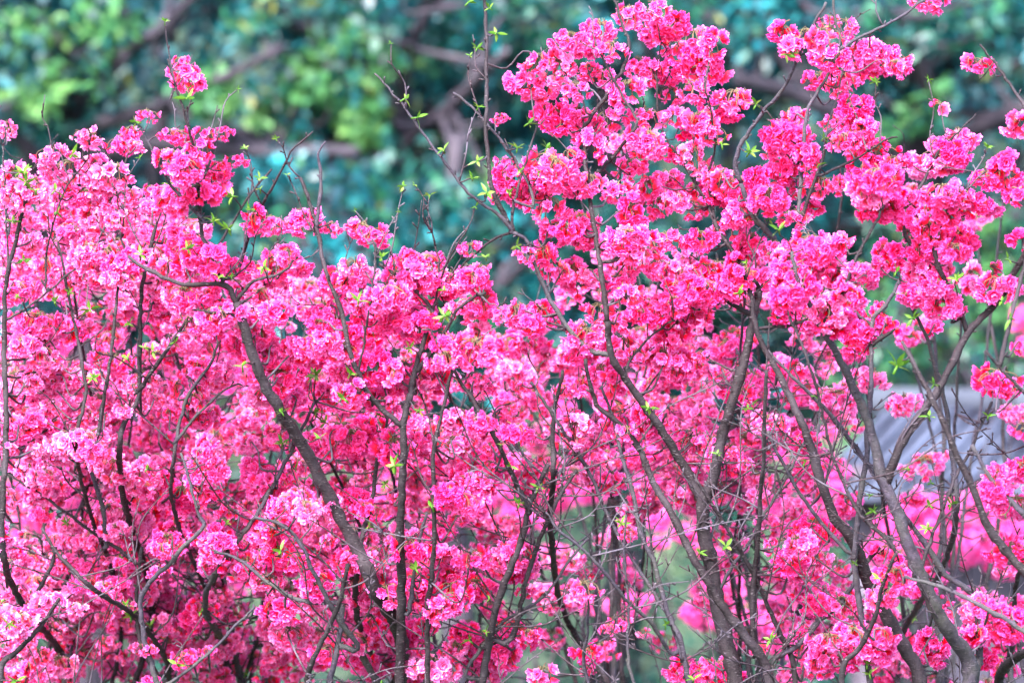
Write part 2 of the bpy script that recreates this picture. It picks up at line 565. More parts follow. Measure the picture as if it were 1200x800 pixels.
# tree, bark (d dark, g grey), base width, tip width (px), points from base to tip
BR = [
    ('d', 'd', 24, 10, [(862, 800), (849, 746), (840, 705), (834, 665), (825, 625), (824, 591), (834, 567), (847, 508), (859, 467), (873, 420), (881, 380), (889, 343)]),
    ('d', 'd', 8, 3, [(889, 343), (915, 302), (932, 272), (953, 216), (965, 182), (968, 160)]),
    ('d', 'd', 4, 2, [(962, 206), (1002, 187), (1036, 165), (1052, 160)]),
    ('d', 'd', 15, 8, [(824, 591), (810, 562), (795, 535), (765, 488), (738, 451), (717, 417), (712, 376)]),
    ('d', 'd', 8, 5, [(712, 376), (704, 316), (695, 257), (687, 196), (684, 150)]),
    ('d', 'd', 13, 5, [(901, 797), (874, 746), (851, 716), (820, 665), (800, 628), (781, 591), (765, 564), (751, 530), (741, 515), (724, 494), (700, 474), (690, 445), (685, 420)]),
    ('d', 'd', 7, 4, [(901, 797), (883, 746), (883, 682), (889, 628), (891, 581), (896, 530), (896, 500), (898, 434)]),
    ('d', 'd', 7, 3, [(884, 370), (852, 354), (838, 340)]),
    ('d', 'd', 5, 3, [(884, 386), (928, 380), (952, 371), (975, 356)]),
    ('d', 'd', 8, 5, [(887, 335), (857, 292), (839, 265), (828, 235)]),
    ('d', 'g', 11, 7, [(905, 320), (908, 285), (898, 270), (881, 250), (868, 215)]),
    ('d', 'g', 6, 3, [(862, 195), (864, 182), (872, 165), (894, 132), (918, 105), (932, 74), (955, 27), (969, 3)]),
    ('d', 'g', 6, 3, [(935, 263), (940, 200), (945, 135), (957, 111), (984, 57), (978, 20), (975, -20)]),
    ('d', 'g', 4, 3, [(980, 60), (1006, 45), (1056, 20), (1083, 0), (1110, -20)]),
    ('d', 'g', 8, 4, [(800, 760), (788, 732), (775, 692), (765, 655), (751, 624), (741, 574), (727, 530), (724, 515), (716, 481), (705, 454)]),
    ('d', 'g', 5, 4, [(800, 775), (788, 732), (765, 692), (737, 648), (710, 600), (694, 560), (677, 530), (657, 501), (640, 474), (621, 447)]),
    ('d', 'g', 7, 4, [(717, 417), (690, 410), (670, 390), (650, 360), (633, 326), (619, 285), (602, 272)]),
    ('d', 'd', 4, 2, [(602, 272), (575, 282), (545, 309), (528, 326)]),
    ('d', 'd', 6, 4, [(602, 272), (581, 233), (572, 189), (570, 135), (570, 51), (567, -12)]),
    ('d', 'g', 5, 2, [(602, 272), (582, 250), (549, 226), (522, 192), (495, 155), (471, 122), (439, 86)]),
    ('d', 'd', 4, 2, [(600, 268), (603, 236), (616, 189), (630, 145)]),
    ('d', 'g', 4, 3, [(625, 240), (616, 209), (599, 182), (579, 155), (559, 132), (532, 108)]),
    ('d', 'd', 4, 2, [(738, 451), (734, 430), (754, 403), (781, 380), (800, 372)]),
    ('d', 'd', 5, 3, [(684, 150), (705, 120), (731, 80), (738, 51), (731, 34), (721, 0), (716, -20)]),
    ('d', 'd', 4, 2, [(744, 150), (744, 135), (731, 115), (714, 84), (697, 51)]),
    ('d', 'd', 4, 2, [(828, 235), (800, 190), (775, 150), (770, 90), (776, 40)]),
    ('d', 'd', 5, 2, [(839, 265), (830, 210), (838, 170), (827, 100)]),
    ('d', 'g', 5, 3, [(844, 690), (860, 660), (874, 641), (891, 611), (911, 577), (935, 533), (952, 500)]),
    ('d', 'd', 8, 4, [(932, 797), (911, 736), (891, 689), (868, 645), (834, 591), (815, 560)]),
    ('d', 'g', 5, 3, [(788, 766), (765, 732), (734, 702), (704, 665), (680, 641), (653, 619), (640, 600)]),
    ('d', 'g', 4, 2, [(740, 790), (736, 700), (731, 640), (734, 600)]),
    ('d', 'g', 4, 2, [(690, 800), (688, 740), (690, 700), (684, 660)]),
    ('d', 'd', 7, 4, [(648, 560), (648, 518), (650, 481), (660, 434)]),
    ('e', 'd', 20, 5, [(1077, 797), (1060, 760), (1040, 722), (1019, 685), (1011, 662), (996, 628), (979, 608), (962, 564), (952, 530), (942, 501), (925, 464), (908, 430), (891, 400), (884, 375), (880, 345), (868, 310)]),
    ('e', 'g', 21, 5, [(1137, 787), (1113, 742), (1090, 699), (1067, 645), (1050, 597), (1033, 557), (1025, 520), (1012, 480), (1002, 457), (982, 417), (962, 383), (948, 355), (935, 328), (928, 295)]),
    ('e', 'd', 5, 3, [(962, 383), (985, 350), (1000, 310), (1020, 270), (1036, 240)]),
    ('e', 'g', 9, 6, [(1020, 800), (1013, 746), (1006, 699), (1001, 658), (1004, 621), (1008, 581), (1016, 535), (1016, 508), (1021, 450), (1021, 400), (1023, 373)]),
    ('e', 'g', 6, 3, [(1023, 373), (1041, 353), (1057, 322), (1070, 290)]),
    ('e', 'd', 6, 3, [(1021, 405), (1036, 394), (1050, 385)]),
    ('e', 'd', 5, 3, [(1022, 382), (1008, 370), (998, 362)]),
    ('e', 'd', 13, 8, [(1040, 565), (1050, 532), (1077, 488), (1097, 461), (1114, 430), (1134, 390), (1168, 354), (1195, 309), (1215, 270)]),
    ('e', 'd', 7, 5, [(1134, 388), (1121, 353), (1102, 319), (1095, 290)]),
    ('e', 'g', 9, 4, [(1150, 720), (1107, 672), (1087, 641), (1060, 604), (1033, 567), (1009, 533), (989, 505), (969, 481), (945, 457), (918, 430), (898, 410)]),
    ('e', 'g', 5, 4, [(992, 645), (959, 608), (935, 574), (915, 537), (900, 505)]),
    ('e', 'g', 7, 4, [(1121, 600), (1117, 540), (1107, 470), (1094, 424), (1084, 390), (1067, 360)]),
    ('e', 'g', 7, 5, [(905, 790), (935, 756), (965, 722), (986, 706), (1008, 672), (1031, 640)]),
    ('e', 'd', 7, 4, [(986, 797), (1009, 756), (1026, 722), (1033, 689), (1050, 648)]),
    ('e', 'd', 5, 3, [(1040, 632), (1009, 604), (992, 574), (975, 530), (965, 490), (950, 430), (925, 370)]),
    ('e', 'd', 5, 3, [(1080, 668), (1090, 635), (1107, 591), (1124, 550), (1138, 528), (1148, 501), (1163, 471)]),
    ('e', 'd', 5, 2, [(1060, 268), (1073, 230), (1087, 203), (1104, 172), (1124, 155), (1143, 133)]),
    ('e', 'd', 4, 2, [(1095, 290), (1110, 250), (1140, 215), (1165, 190)]),
    ('f', 'd', 12, 5, [(1215, 690), (1178, 645), (1158, 618), (1148, 591), (1138, 567), (1121, 532), (1104, 491), (1087, 457), (1070, 424), (1057, 400)]),
    ('f', 'g', 8, 5, [(1230, 640), (1168, 570), (1155, 550), (1138, 520)]),
    ('f', 'd', 5, 3, [(1240, 500), (1198, 457), (1171, 430), (1154, 410)]),
    ('f', 'd', 5, 2, [(1240, 190), (1198, 121), (1171, 81), (1148, 52)]),
    ('f', 'g', 7, 4, [(1260, 800), (1200, 740), (1150, 710), (1110, 690), (1060, 675)]),
    ('f', 'g', 9, 6, [(1280, 820), (1240, 500), (1235, 330), (1240, 190)]),
    ('c', 'd', 13, 9, [(468, 800), (470, 740), (471, 678), (469, 625), (471, 574), (473, 530), (473, 495), (481, 461)]),
    ('c', 'd', 8, 5, [(473, 500), (450, 481), (432, 462), (420, 437), (410, 414), (400, 366), (381, 316), (371, 267), (365, 243), (353, 209)]),
    ('c', 'd', 7, 4, [(501, 790), (501, 712), (505, 682), (509, 614), (508, 535), (520, 474), (532, 427)]),
    ('c', 'd', 7, 4, [(481, 461), (490, 420), (500, 390), (508, 366), (478, 333), (444, 309)]),
    ('c', 'd', 6, 3, [(485, 440), (515, 400), (535, 365), (552, 350), (569, 343)]),
    ('c', 'd', 8, 4, [(420, 660), (427, 618), (437, 577), (444, 530), (455, 490)]),
    ('c', 'd', 11, 6, [(565, 797), (579, 722), (589, 689), (613, 628), (619, 597), (633, 564), (643, 543)]),
    ('c', 'd', 7, 4, [(599, 750), (619, 672), (636, 625), (656, 581), (677, 550)]),
    ('c', 'd', 7, 4, [(620, 600), (579, 511), (565, 488), (549, 461), (528, 430)]),
    ('c', 'g', 5, 3, [(545, 790), (559, 766), (589, 729), (636, 699), (673, 648), (690, 630)]),
    ('c', 'g', 8, 4, [(478, 720), (484, 680), (490, 640), (500, 600)]),
    ('c', 'd', 3, 2, [(508, 366), (515, 320), (511, 290), (501, 255)]),
    ('c', 'd', 3, 2, [(515, 330), (525, 305), (549, 265)]),
    ('c', 'g', 5, 2, [(371, 267), (376, 209), (373, 179), (381, 165)]),
    ('c', 'd', 3, 2, [(420, 437), (435, 350), (440, 300), (436, 280)]),
    ('b', 'd', 19, 12, [(440, 690), (420, 645), (398, 605), (375, 560), (361, 532), (341, 501), (324, 474), (305, 440), (287, 387), (277, 356)]),
    ('b', 'd', 7, 4, [(277, 356), (263, 334), (216, 333), (175, 317), (150, 300)]),
    ('b', 'd', 5, 3, [(283, 375), (270, 368), (248, 366), (225, 362)]),
    ('b', 'd', 5, 3, [(277, 352), (297, 330), (330, 320), (350, 300)]),
    ('b', 'd', 6, 2, [(262, 334), (250, 305), (236, 270), (233, 230), (230, 189), (219, 142), (206, 101), (196, 68)]),
    ('b', 'd', 4, 2, [(250, 300), (273, 260), (297, 223), (319, 199)]),
    ('b', 'd', 4, 2, [(285, 300), (297, 260), (321, 216), (341, 179), (366, 155)]),
    ('b', 'g', 5, 2, [(240, 260), (200, 215), (185, 190), (165, 150)]),
    ('b', 'g', 3, 2, [(234, 215), (250, 180), (254, 150)]),
    ('b', 'g', 8, 4, [(260, 660), (280, 631), (300, 604), (321, 567), (341, 530), (355, 500), (370, 470)]),
    ('b', 'g', 5, 3, [(203, 540), (219, 468), (246, 427), (255, 400)]),
    ('b', 'g', 4, 2, [(203, 520), (236, 481), (270, 454), (296, 452)]),
    ('b', 'g', 6, 3, [(165, 720), (203, 655), (236, 621), (238, 610), (233, 604), (223, 567), (212, 530)]),
    ('b', 'g', 8, 4, [(400, 729), (381, 705), (348, 702), (314, 682), (280, 655), (250, 645)]),
    ('b', 'g', 8, 4, [(420, 760), (400, 729), (385, 705), (365, 665), (351, 635), (330, 615), (298, 606)]),
    ('b', 'd', 9, 6, [(360, 800), (365, 776), (381, 743), (398, 705), (408, 660)]),
    ('b', 'g', 5, 3, [(200, 800), (250, 760), (281, 728), (300, 710)]),
    ('b', 'g', 12, 8, [(444, 800), (420, 760), (400, 729), (380, 700)]),
    ('a', 'd', 9, 5, [(3, 640), (7, 508), (5, 400), (7, 333), (22, 265), (34, 220)]),
    ('a', 'd', 5, 3, [(90, 520), (100, 457), (91, 400), (81, 349), (68, 285)]),
    ('a', 'd', 6, 3, [(110, 520), (123, 461), (132, 400), (138, 339), (142, 320)]),
    ('a', 'd', 7, 4, [(140, 520), (145, 498), (162, 464), (164, 417), (165, 349), (172, 310), (183, 265)]),
    ('a', 'd', 6, 3, [(162, 458), (186, 424), (209, 390), (222, 370)]),
    ('a', 'd', 4, 2, [(8, 375), (17, 370), (54, 343), (91, 312)]),
    ('a', 'd', 3, 2, [(54, 340), (56, 290), (75, 225), (100, 190)]),
    ('a', 'g', 3, 2, [(10, 320), (6, 230), (3, 170)]),
    ('a', 'd', 5, 3, [(160, 660), (145, 648), (111, 625), (78, 601), (51, 581), (0, 550)]),
    ('a', 'g', 7, 4, [(125, 640), (121, 601), (111, 564), (98, 533), (94, 505)]),
    ('a', 'd', 6, 3, [(110, 690), (84, 665), (67, 648), (49, 618)]),
    ('a', 'd', 8, 5, [(190, 800), (169, 763), (162, 736), (160, 700), (166, 640)]),
    ('a', 'd', 9, 5, [(0, 793), (20, 763), (51, 729), (70, 700)]),
    ('a', 'd', 9, 5, [(36, 730), (44, 695), (59, 665), (66, 640)]),
    ('a', 'd', 3, 2, [(60, 720), (20, 745), (-10, 755)]),
    ('a', 'd', 4, 2, [(150, 300), (140, 265), (138, 225), (150, 180)]),
]

# centres of the blossom bunches in focus (s: small bunch)
CL = '''633,79 655,86 623,106 638,110 s656,99 677,111 s617,130 643,140 658,146 687,155 694,178 710,148 681,140 667,51 687,61 704,40 717,64 690,88 710,95
737,24 771,17 785,34 765,40 751,81 765,90 788,61 788,91 737,111 724,128 754,142 788,115 758,169 778,159 792,142 748,189 737,203 792,186 781,216 760,226
724,230 710,243 650,203 667,189 670,223 648,215 690,218 643,250 663,256 680,266 737,256 771,246 792,240 s634,171 606,199 s590,196 599,216 s584,233 619,233
s572,135 s587,141 s697,0 813,51 834,61 817,74 827,91 817,111 810,125 843,135 862,121 830,137 820,147 834,162 807,155 901,145 928,142 911,162 935,162
908,182 928,189 915,203 945,189 918,44 942,51 935,61 962,51 s972,27 992,37 996,8 1006,37 976,74 962,98 989,101 992,88 1016,64 1013,84 1030,74 1050,83
s989,112 1097,5 s1080,3 s1151,81 s1139,76 s1102,130 1198,148 1002,132 1016,147 992,159 s975,145 1009,160 989,170 1097,176 1124,169 s1148,165 1114,186
1100,196 1154,213 1175,209 s1165,199 s1194,233 813,189 810,219 834,206 851,216 884,216 867,230 901,236 820,230 840,236 928,223 962,223 986,219 1009,216
1036,203 s1046,192 1019,189 s1060,192 1030,216 989,243 1016,236 1043,230 1033,246 1060,236 1087,230 1080,243 1104,233 1124,236 1158,250 1138,250 1111,257
952,250 928,260 867,257 1090,260 1063,256 810,250 653,322 670,329 687,329 s616,302 636,305 602,373 616,376 633,373 s587,370 623,387 640,376 650,278 663,275
683,278 724,292 737,285 717,308 737,316 727,335 751,305 765,292 781,285 771,319 788,325 737,352 731,380 754,376 771,366 788,363 704,370 792,390 687,400
731,413 796,346 424,275 437,284 413,299 417,319 410,336 467,316 484,309 481,331 501,312 505,331 528,334 518,343 s552,295 555,332 s549,320 s563,319 437,356
450,352 440,370 420,380 454,376 420,398 478,373 488,360 484,390 501,380 521,390 498,399 511,402 525,412 s537,397 552,366 567,360 s543,363 562,400 558,415
521,426 545,427 s563,424 437,434 417,454 407,441 444,454 457,456 474,440 498,440 501,456 484,450 511,447 447,471 s461,466 558,462 s573,457 s552,452 717,454
704,441 690,430 788,464 758,498 810,326 827,322 820,346 840,349 813,376 830,363 861,319 874,332 857,343 867,299 844,299 820,285 854,272 881,292 905,295
925,309 928,331 952,309 949,292 969,299 962,322 942,343 982,292 979,332 996,349 1003,322 989,366 972,370 952,376 915,376 921,356 982,382 1019,329 1030,319
1043,299 1057,305 1067,285 1090,279 1114,275 1080,299 1104,299 1121,302 1127,285 1087,318 s1161,319 1084,334 1094,341 1090,353 1073,356 1104,363 s1117,366
s1094,387 s1158,346 1171,343 s1151,337 s1148,383 s1197,285 s1198,410 1168,451 1181,461 s1165,464 s1188,451 1195,487 s1198,508 s1009,366 s1036,363 1003,397
1033,383 s1057,381 s1046,414 17,346 34,285 51,282 95,285 101,302 115,322 84,279 128,305 145,316 159,302 138,331 169,332 186,339 176,305 196,322 209,302
223,319 203,285 230,299 250,309 270,318 290,318 216,353 203,368 186,366 236,356 233,378 246,389 223,389 257,376 294,339 280,346 304,353 317,370 321,318
338,305 351,318 338,329 317,334 358,302 s294,268 314,268 290,393 284,405 304,400 324,412 304,419 290,419 314,429 327,405 351,416 368,426 375,387 388,380
388,405 371,407 397,414 381,370 398,335 317,470 s338,461 44,383 34,393 51,390 30,407 54,410 44,424 20,454 44,447 57,453 14,471 30,466 s118,444 s155,457 s176,461
s211,76 219,98 s211,99 s172,138 s152,157 145,172 s160,174 s96,162 108,167 61,184 s56,195 s7,150 s10,158 209,165 s198,162 s240,162 s260,159 203,192 216,203
230,199 250,203 s277,191 216,233 203,240 233,233 236,182 s257,196 84,206 111,203 135,209 118,219 95,236 68,246 149,236 135,246 162,250 111,257 179,250
s176,226 142,262 17,216 10,236 30,233 14,257 297,263 358,263 s388,270
182,719 162,699 135,726 152,741 189,738 118,719 209,768 196,763 219,778 165,560 176,584 159,581 176,604 159,614 189,554 51,716 37,706 20,699 67,716 20,733
74,733 331,665 338,593 351,587 368,581 358,601 331,601 297,557 246,631 260,635 589,660 609,656 599,675 616,668 s616,695 s619,648 430,648 444,658 420,662
454,702 437,706 430,685 464,739 484,746 454,749 471,756 s498,739 s515,724 505,763 528,760 508,787 535,766 545,746 575,763 596,760 589,775 569,780 602,746
s619,746 687,773 704,766 s690,787 s650,773 636,797 494,685 484,695 511,689 528,699 549,702 559,695 518,678 650,702 670,699 683,695 s643,712 s724,732 s714,739
s694,602 549,570 562,577 569,570 525,584 542,587 717,567 s737,628 552,662 1050,682 1036,702 1063,692 1080,699 s1100,706 1171,564 1188,557 1165,580 1188,587
1191,599 1181,653 1198,660 1137,719 1151,716 1168,722 1154,739 1144,753 1171,748 1188,766 1151,775 1178,787 1188,735 s888,764 s820,793 840,790 s857,780
s830,780 807,792 s1036,651 s1053,655 925,766 942,748 949,768 972,756 982,773 962,775 999,748 955,785 1033,749 1019,765 1050,749 945,695 969,699 986,712
955,712 1094,763 1087,748 918,635 935,643 952,658 942,670 925,665 911,645 952,623'''
CLUST = []
for w in CL.split():
    sm = w[0] == 's'
    if RNG.random() < 0.09:
        continue
    x, y = w.lstrip('s').split(',')
    CLUST.append((float(x), float(y), sm))

# the lower crowns are filled with many more, smaller bunches at about the same distance
for q in range(190):
    x, y = RNG.uniform(-10, 570), RNG.uniform(430, 810)
    CLUST.append((x, y, RNG.random() < 0.35))
for q in range(50):
    x, y = RNG.uniform(560, 960), RNG.uniform(400, 560)
    CLUST.append((x, y, RNG.random() < 0.5))

LEAVES = '''160,143 219,115 84,182 27,203 64,224 273,230 304,209 68,250 250,260 15,260 30,214 42,224 474,116 488,138 520,176 559,57 582,39 549,3 574,10 559,189
554,209 619,145 641,174 631,204 606,174 965,162 878,179 846,170 886,123 920,64 81,343 105,363 27,305 149,420 179,412 284,430 268,268 165,299 22,348 381,495
395,468 331,520 370,484 375,513 64,354 152,380 370,439 447,302 459,334 420,353 521,370 479,408 569,302 606,289 457,515 490,481 410,439 403,467 760,478
1051,430 955,464 1094,451 1050,319 1053,348 1070,373 1181,304 1158,488 1185,373 172,550 346,550 142,653 10,731 322,780 241,670 20,797 78,613 462,545 452,567
506,594 780,732 630,570 1019,581 1024,599 1114,591 1090,592 1087,619 903,749 1019,790 1016,778 1178,603 1031,678 851,640'''
LEAF = [tuple(map(float, w.split(','))) for w in LEAVES.split()]

ROOT, NODES, TWIG, REST = {}, {}, {}, {}
for k, t in FRONT.items():
    p = at(t['base'][0], 400, t['Y'])
    ROOT[k] = thing('cherry_tree', t['label'], 'cherry tree', (p[0], p[1], 0), 'flowering cherry trees')
    NODES[k] = []            # rows: px, py, depth, x, y, z, radius
    TWIG[k] = MB()


def branch_nodes(P3, rad):
    k = DIST / P3[:, 1]
    px = 600 + P3[:, 0] * k * 600
    py = 400 - (P3[:, 2] - CAM_Z) * k * 600
    return np.column_stack([px, py, P3[:, 1], P3, rad])


def spurs(mb, P, rad, rng, every=0.05):
    """short fruiting spurs and buds along a branch"""
    L = 0.0
    nxt = every * rng.uniform(0.3, 1)
    for a, b, r in zip(P[:-1], P[1:], rad):
        L += np.linalg.norm(b - a)
        if L > nxt:
            nxt = L + every * rng.uniform(0.4, 1.6)
            d = rng.normal(size=3)
            t = (b - a) / (np.linalg.norm(b - a) + 1e-9)
            d -= t * d.dot(t)
            d = d / (np.linalg.norm(d) + 1e-9) + t * 0.8
            s = rng.uniform(0.006, 0.014)
            q = a + d * s + np.array([0, 0, 0.002])
            tube(mb, [a, (a + q) / 2, a + (q - a) * 0.8, q], [0.0014, 0.0013, 0.0021, 0.0006], 5)


def wood(tree, bark, P3, rad, name='branch', n=9):
    mb = MB()
    tube(mb, P3, rad, n)
    spurs(mb, P3, rad, RNG, 0.045)
    return mb.build(name, DARKBARK if bark == 'd' else GREYBARK, ROOT[tree])


for tr, bark, w0, w1, pts in BR:
    t = FRONT[tr]
    fork = at(t['base'][0], t['base'][1], t['Y'])
    pts = list(pts)
    allp = np.array(NODES[tr]) if len(NODES[tr]) else None
    x0, y0 = pts[0]
    Y0, joined = t['Y'] + RNG.normal() * 0.05, False
    if allp is not None:
        dd = np.hypot(allp[:, 0] - x0, allp[:, 1] - y0)
        m = int(np.argmin(dd))
        if dd[m] < 26:
            Y0, joined = allp[m, 2], True
            if dd[m] > 4:
                pts = [(allp[m, 0], allp[m, 1])] + pts
    slope = RNG.uniform(-0.35, 0.35)
    L = np.concatenate([[0], np.cumsum([math.hypot(b[0] - a[0], b[1] - a[1]) for a, b in zip(pts[:-1], pts[1:])])]) / 600
    wob = RNG.uniform(0, 6.28)
    dep = Y0 + slope * L + 0.035 * (np.sin(L * 9 + wob) - math.sin(wob))
    dep = np.clip(dep, t['Y'] - 0.28, t['Y'] + 0.34)
    P = np.array([at(x, y, d) for (x, y), d in zip(pts, dep)])
    wpx = np.linspace(w0, w1, len(pts)) * (0.86 if w0 > 7 else 1.0)
    rad = wpx / 2 / 600
    if not joined:
        if y0 > 690:          # a limb that leaves the frame below: run it down to the fork
            mid = P[0] * 0.45 + fork * 0.55
            mid[0] = P[0][0] * 0.6 + fork[0] * 0.4
            P = np.vstack([fork, mid, P])
            rad = np.concatenate([[rad[0] * 1.35, rad[0] * 1.15], rad])
        elif allp is None or y0 > 380:
            # its foot is hidden by blossom: it comes up from the fork at the back of the crown
            d = P[0] - P[1]
            d /= np.linalg.norm(d)
            q1 = P[0] + d * 0.10 + np.array([0, 0.25, -0.03])
            q2 = q1 * 0.6 + fork * 0.4 + np.array([0, 0.75, 0])
            q2[0] = 0.85 * q1[0] + 0.15 * fork[0]
            P = np.vstack([fork, fork * 0.7 + q2 * 0.3 + np.array([0, 0.2, 0]), q2, q1, P])
            rad = np.concatenate([[rad[0] * 1.5, rad[0] * 1.4, rad[0] * 1.2, rad[0] * 1.05], rad])
        else:    # grows from a limb hidden behind blossom
            bk = np.array([x0 - pts[1][0], y0 - pts[1][1]], float)
            bk /= np.linalg.norm(bk)
            cosb = ((allp[:, 0] - x0) * bk[0] + (allp[:, 1] - y0) * bk[1]) / np.maximum(dd, 1)
            m = int(np.argmin((dd + 10) * (1.9 - cosb)))
            q = allp[m, 3:6]
            P = np.vstack([q, (q + P[0]) / 2 + np.array([0, 0.06, -0.01]), P])
            rad = np.concatenate([[rad[0], rad[0]], rad])
    S = catmull(np.column_stack([P, rad]), 0.016)
    P3, rr = S[:, :3], S[:, 3]
    P3 = P3 + RNG.normal(size=P3.shape) * 0.0009
    rr = np.clip(rr, 0.0009, 1) * (1 + RNG.normal(size=len(rr)) * 0.07)
    rr = rr * (1 + 0.16 * (RNG.random(len(rr)) < 0.07))
    wood(tr, bark, P3, rr, n=10 if w0 > 8 else 7)
    NODES[tr].extend(branch_nodes(P3, rr)[::2].tolist())

for k, t in FRONT.items():       # trunks, from the ground to the fork
    f = at(t['base'][0], t['base'][1], t['Y'])
    g = np.array([ROOT[k].location.x, ROOT[k].location.y, -0.05])
    S = catmull([g, g * 0.7 + f * 0.3 + np.array([0.03, 0.02, 0]), g * 0.35 + f * 0.65 + np.array([-0.02, 0.01, 0]), f, f + np.array([0, 0, 0.05])], 0.06)
    wid = np.interp(np.linspace(0, 1, len(S)), [0, 0.08, 0.8, 1], [0.085, 0.06, 0.042, 0.03])
    mb = MB()
    tube(mb, S, wid * (1 + RNG.normal(size=len(S)) * 0.03), 14)
    mb.build('trunk', DARKBARK, ROOT[k])

ALLN = []
for k in FRONT:
    a = np.array(NODES[k])
    ALLN.append((k, a))


def twig(mb, a, b, r0, r1, rng, sag=0.0):
    d = b - a
    L = np.linalg.norm(d)
    m1 = a + d * 0.35 + rng.normal(size=3) * 0.055 * L + np.array([0, 0, -sag * L])
    m2 = a + d * 0.7 + rng.normal(size=3) * 0.05 * L
    P = catmull([a, m1, m2, b], 0.018)
    tube(mb, P, np.linspace(r0, r1, len(P)), 5)
    return P


PLACED = {k: [] for k in FRONT}
for (x, y, sm) in CLUST:
    best = None
    for k, a in ALLN:
        vert = np.where(a[:, 1] > y - 8, 1.0, 1.5)       # spurs grow from wood below or beside the bunch
        dd = np.hypot(a[:, 0] - x, a[:, 1] - y) * vert + (0 if a[:, 2][0] else 0)
        m = int(np.argmin(dd))
        if best is None or dd[m] < best[0]:
            best = (dd[m], k, a[m])
    k, nd = best[1], best[2]
    far = best[0] / 100
    Y = nd[2] + RNG.uniform(-0.03, 0.14) + (0.10 if y > 430 and RNG.random() < 0.6 else 0) + RNG.normal() * 0.08 * far
    PLACED[k].append((x, y, sm, Y, nd))

mirror = 0


def put_cluster(root, key, p, sm, sc, rng):
    lib = SMALL[key] if sm else PROTO[key]
    me, st = lib[rng.integers(len(lib))]
    rot = (rng.normal() * 0.16, rng.normal() * 0.16, rng.random() * 6.28)
    o = link('flower_cluster', me, root, p, rot, sc)
    s = bpy.data.objects.new('flower_stalks', st)
    COL.objects.link(s)
    s.parent = o
    return o


def low_cluster(pm, sm_, p, sc, rng):
    (v, f, t), (v2, f2, t2) = LOW[rng.integers(len(LOW))]
    a = rng.random() * 6.28
    M = np.array([[math.cos(a), -math.sin(a), 0], [math.sin(a), math.cos(a), 0], [0, 0, 1]]) * sc
    t = t.copy()
    t[:, 1] = (t[:, 1] + rng.random()) % 1
    pm.add(v @ M.T + p, f, t)
    sm_.add(v2 @ M.T + p, f2, t2)


def rest_parts(root, pm, sm_, mat):
    if pm.n:
        pm.build('blossoms', mat, root, kind='stuff')
        sm_.build('blossom_stalks', STALK, root, kind='stuff')


for k, lst in PLACED.items():
    key = 'deep' if k in 'bcdef' else 'mid'
    lst = sorted(lst, key=lambda c: (c[2], RNG.random()))
    pm, sm_ = MB(), MB()
    for n, (x, y, sm, Y, nd) in enumerate(lst):
        sc = RNG.uniform(0.70, 1.0)
        c = at(x, y, Y)
        top = c + np.array([0, 0, (0.014 if sm else 0.024) * sc])
        kk = key if y < 470 or k in 'cef' or RNG.random() < 0.55 else 'mid'
        u_ = RNG.random()
        if kk == 'deep' and u_ < 0.42:
            kk = 'crimson'
        elif u_ > 0.9:
            kk = 'mid'
        elif kk == 'mid' and u_ < 0.25:
            kk = 'deep'
        if n < 100:
            put_cluster(ROOT[k], kk, top, sm, sc, RNG)
        else:
            low_cluster(pm, sm_, top, sc * (0.6 if sm else 1), RNG)
        r0 = min(nd[6] * 0.6, 0.003)
        P = twig(TWIG[k], nd[3:6], top, max(r0, 0.0016), 0.0013, RNG, 0.12)
        if RNG.random() < 0.3 and not sm:      # a twig running on past the bunch
            d = P[-1] - P[0]
            d = d / (np.linalg.norm(d) + 1e-6) + RNG.normal(size=3) * 0.5 + np.array([0, 0, 0.5])
            e = top + d / np.linalg.norm(d) * RNG.uniform(0.05, 0.12)
            P2 = twig(TWIG[k], top, e, 0.0014, 0.0009, RNG)
            spurs(TWIG[k], P2, [0.001] * len(P2), RNG, 0.025)
    rest_parts(ROOT[k], pm, sm_, PETAL[key])
    # bare criss-cross twigs low in the crown
    A = dict(ALLN)[k]
    low = A[(A[:, 1] > 520) & (A[:, 0] > 480)] if k in 'cde' else A[A[:, 1] > 380]
    cnt = {'d': 115, 'e': 70, 'c': 40, 'b': 30, 'a': 26, 'f': 14}[k]
    for q in range(cnt if len(low) else 0):
        nd = low[RNG.integers(len(low))]
        d = np.array([RNG.normal() * 0.8, RNG.normal() * 0.5, RNG.uniform(0.2, 1.2)])
        e = nd[3:6] + d / np.linalg.norm(d) * RNG.uniform(0.12, 0.36)
        P = twig(TWIG[k], nd[3:6], e, 0.0020, 0.0010, RNG, 0.05)
        spurs(TWIG[k], P, [0.001] * len(P), RNG, 0.03)
        if RNG.random() < 0.6:
            m = P[len(P) // 2]
            d2 = d / np.linalg.norm(d) + RNG.normal(size=3) * 0.6
            P = twig(TWIG[k], m, m + d2 / np.linalg.norm(d2) * RNG.uniform(0.06, 0.14), 0.0014, 0.0009, RNG)
            spurs(TWIG[k], P, [0.001] * len(P), RNG, 0.03)

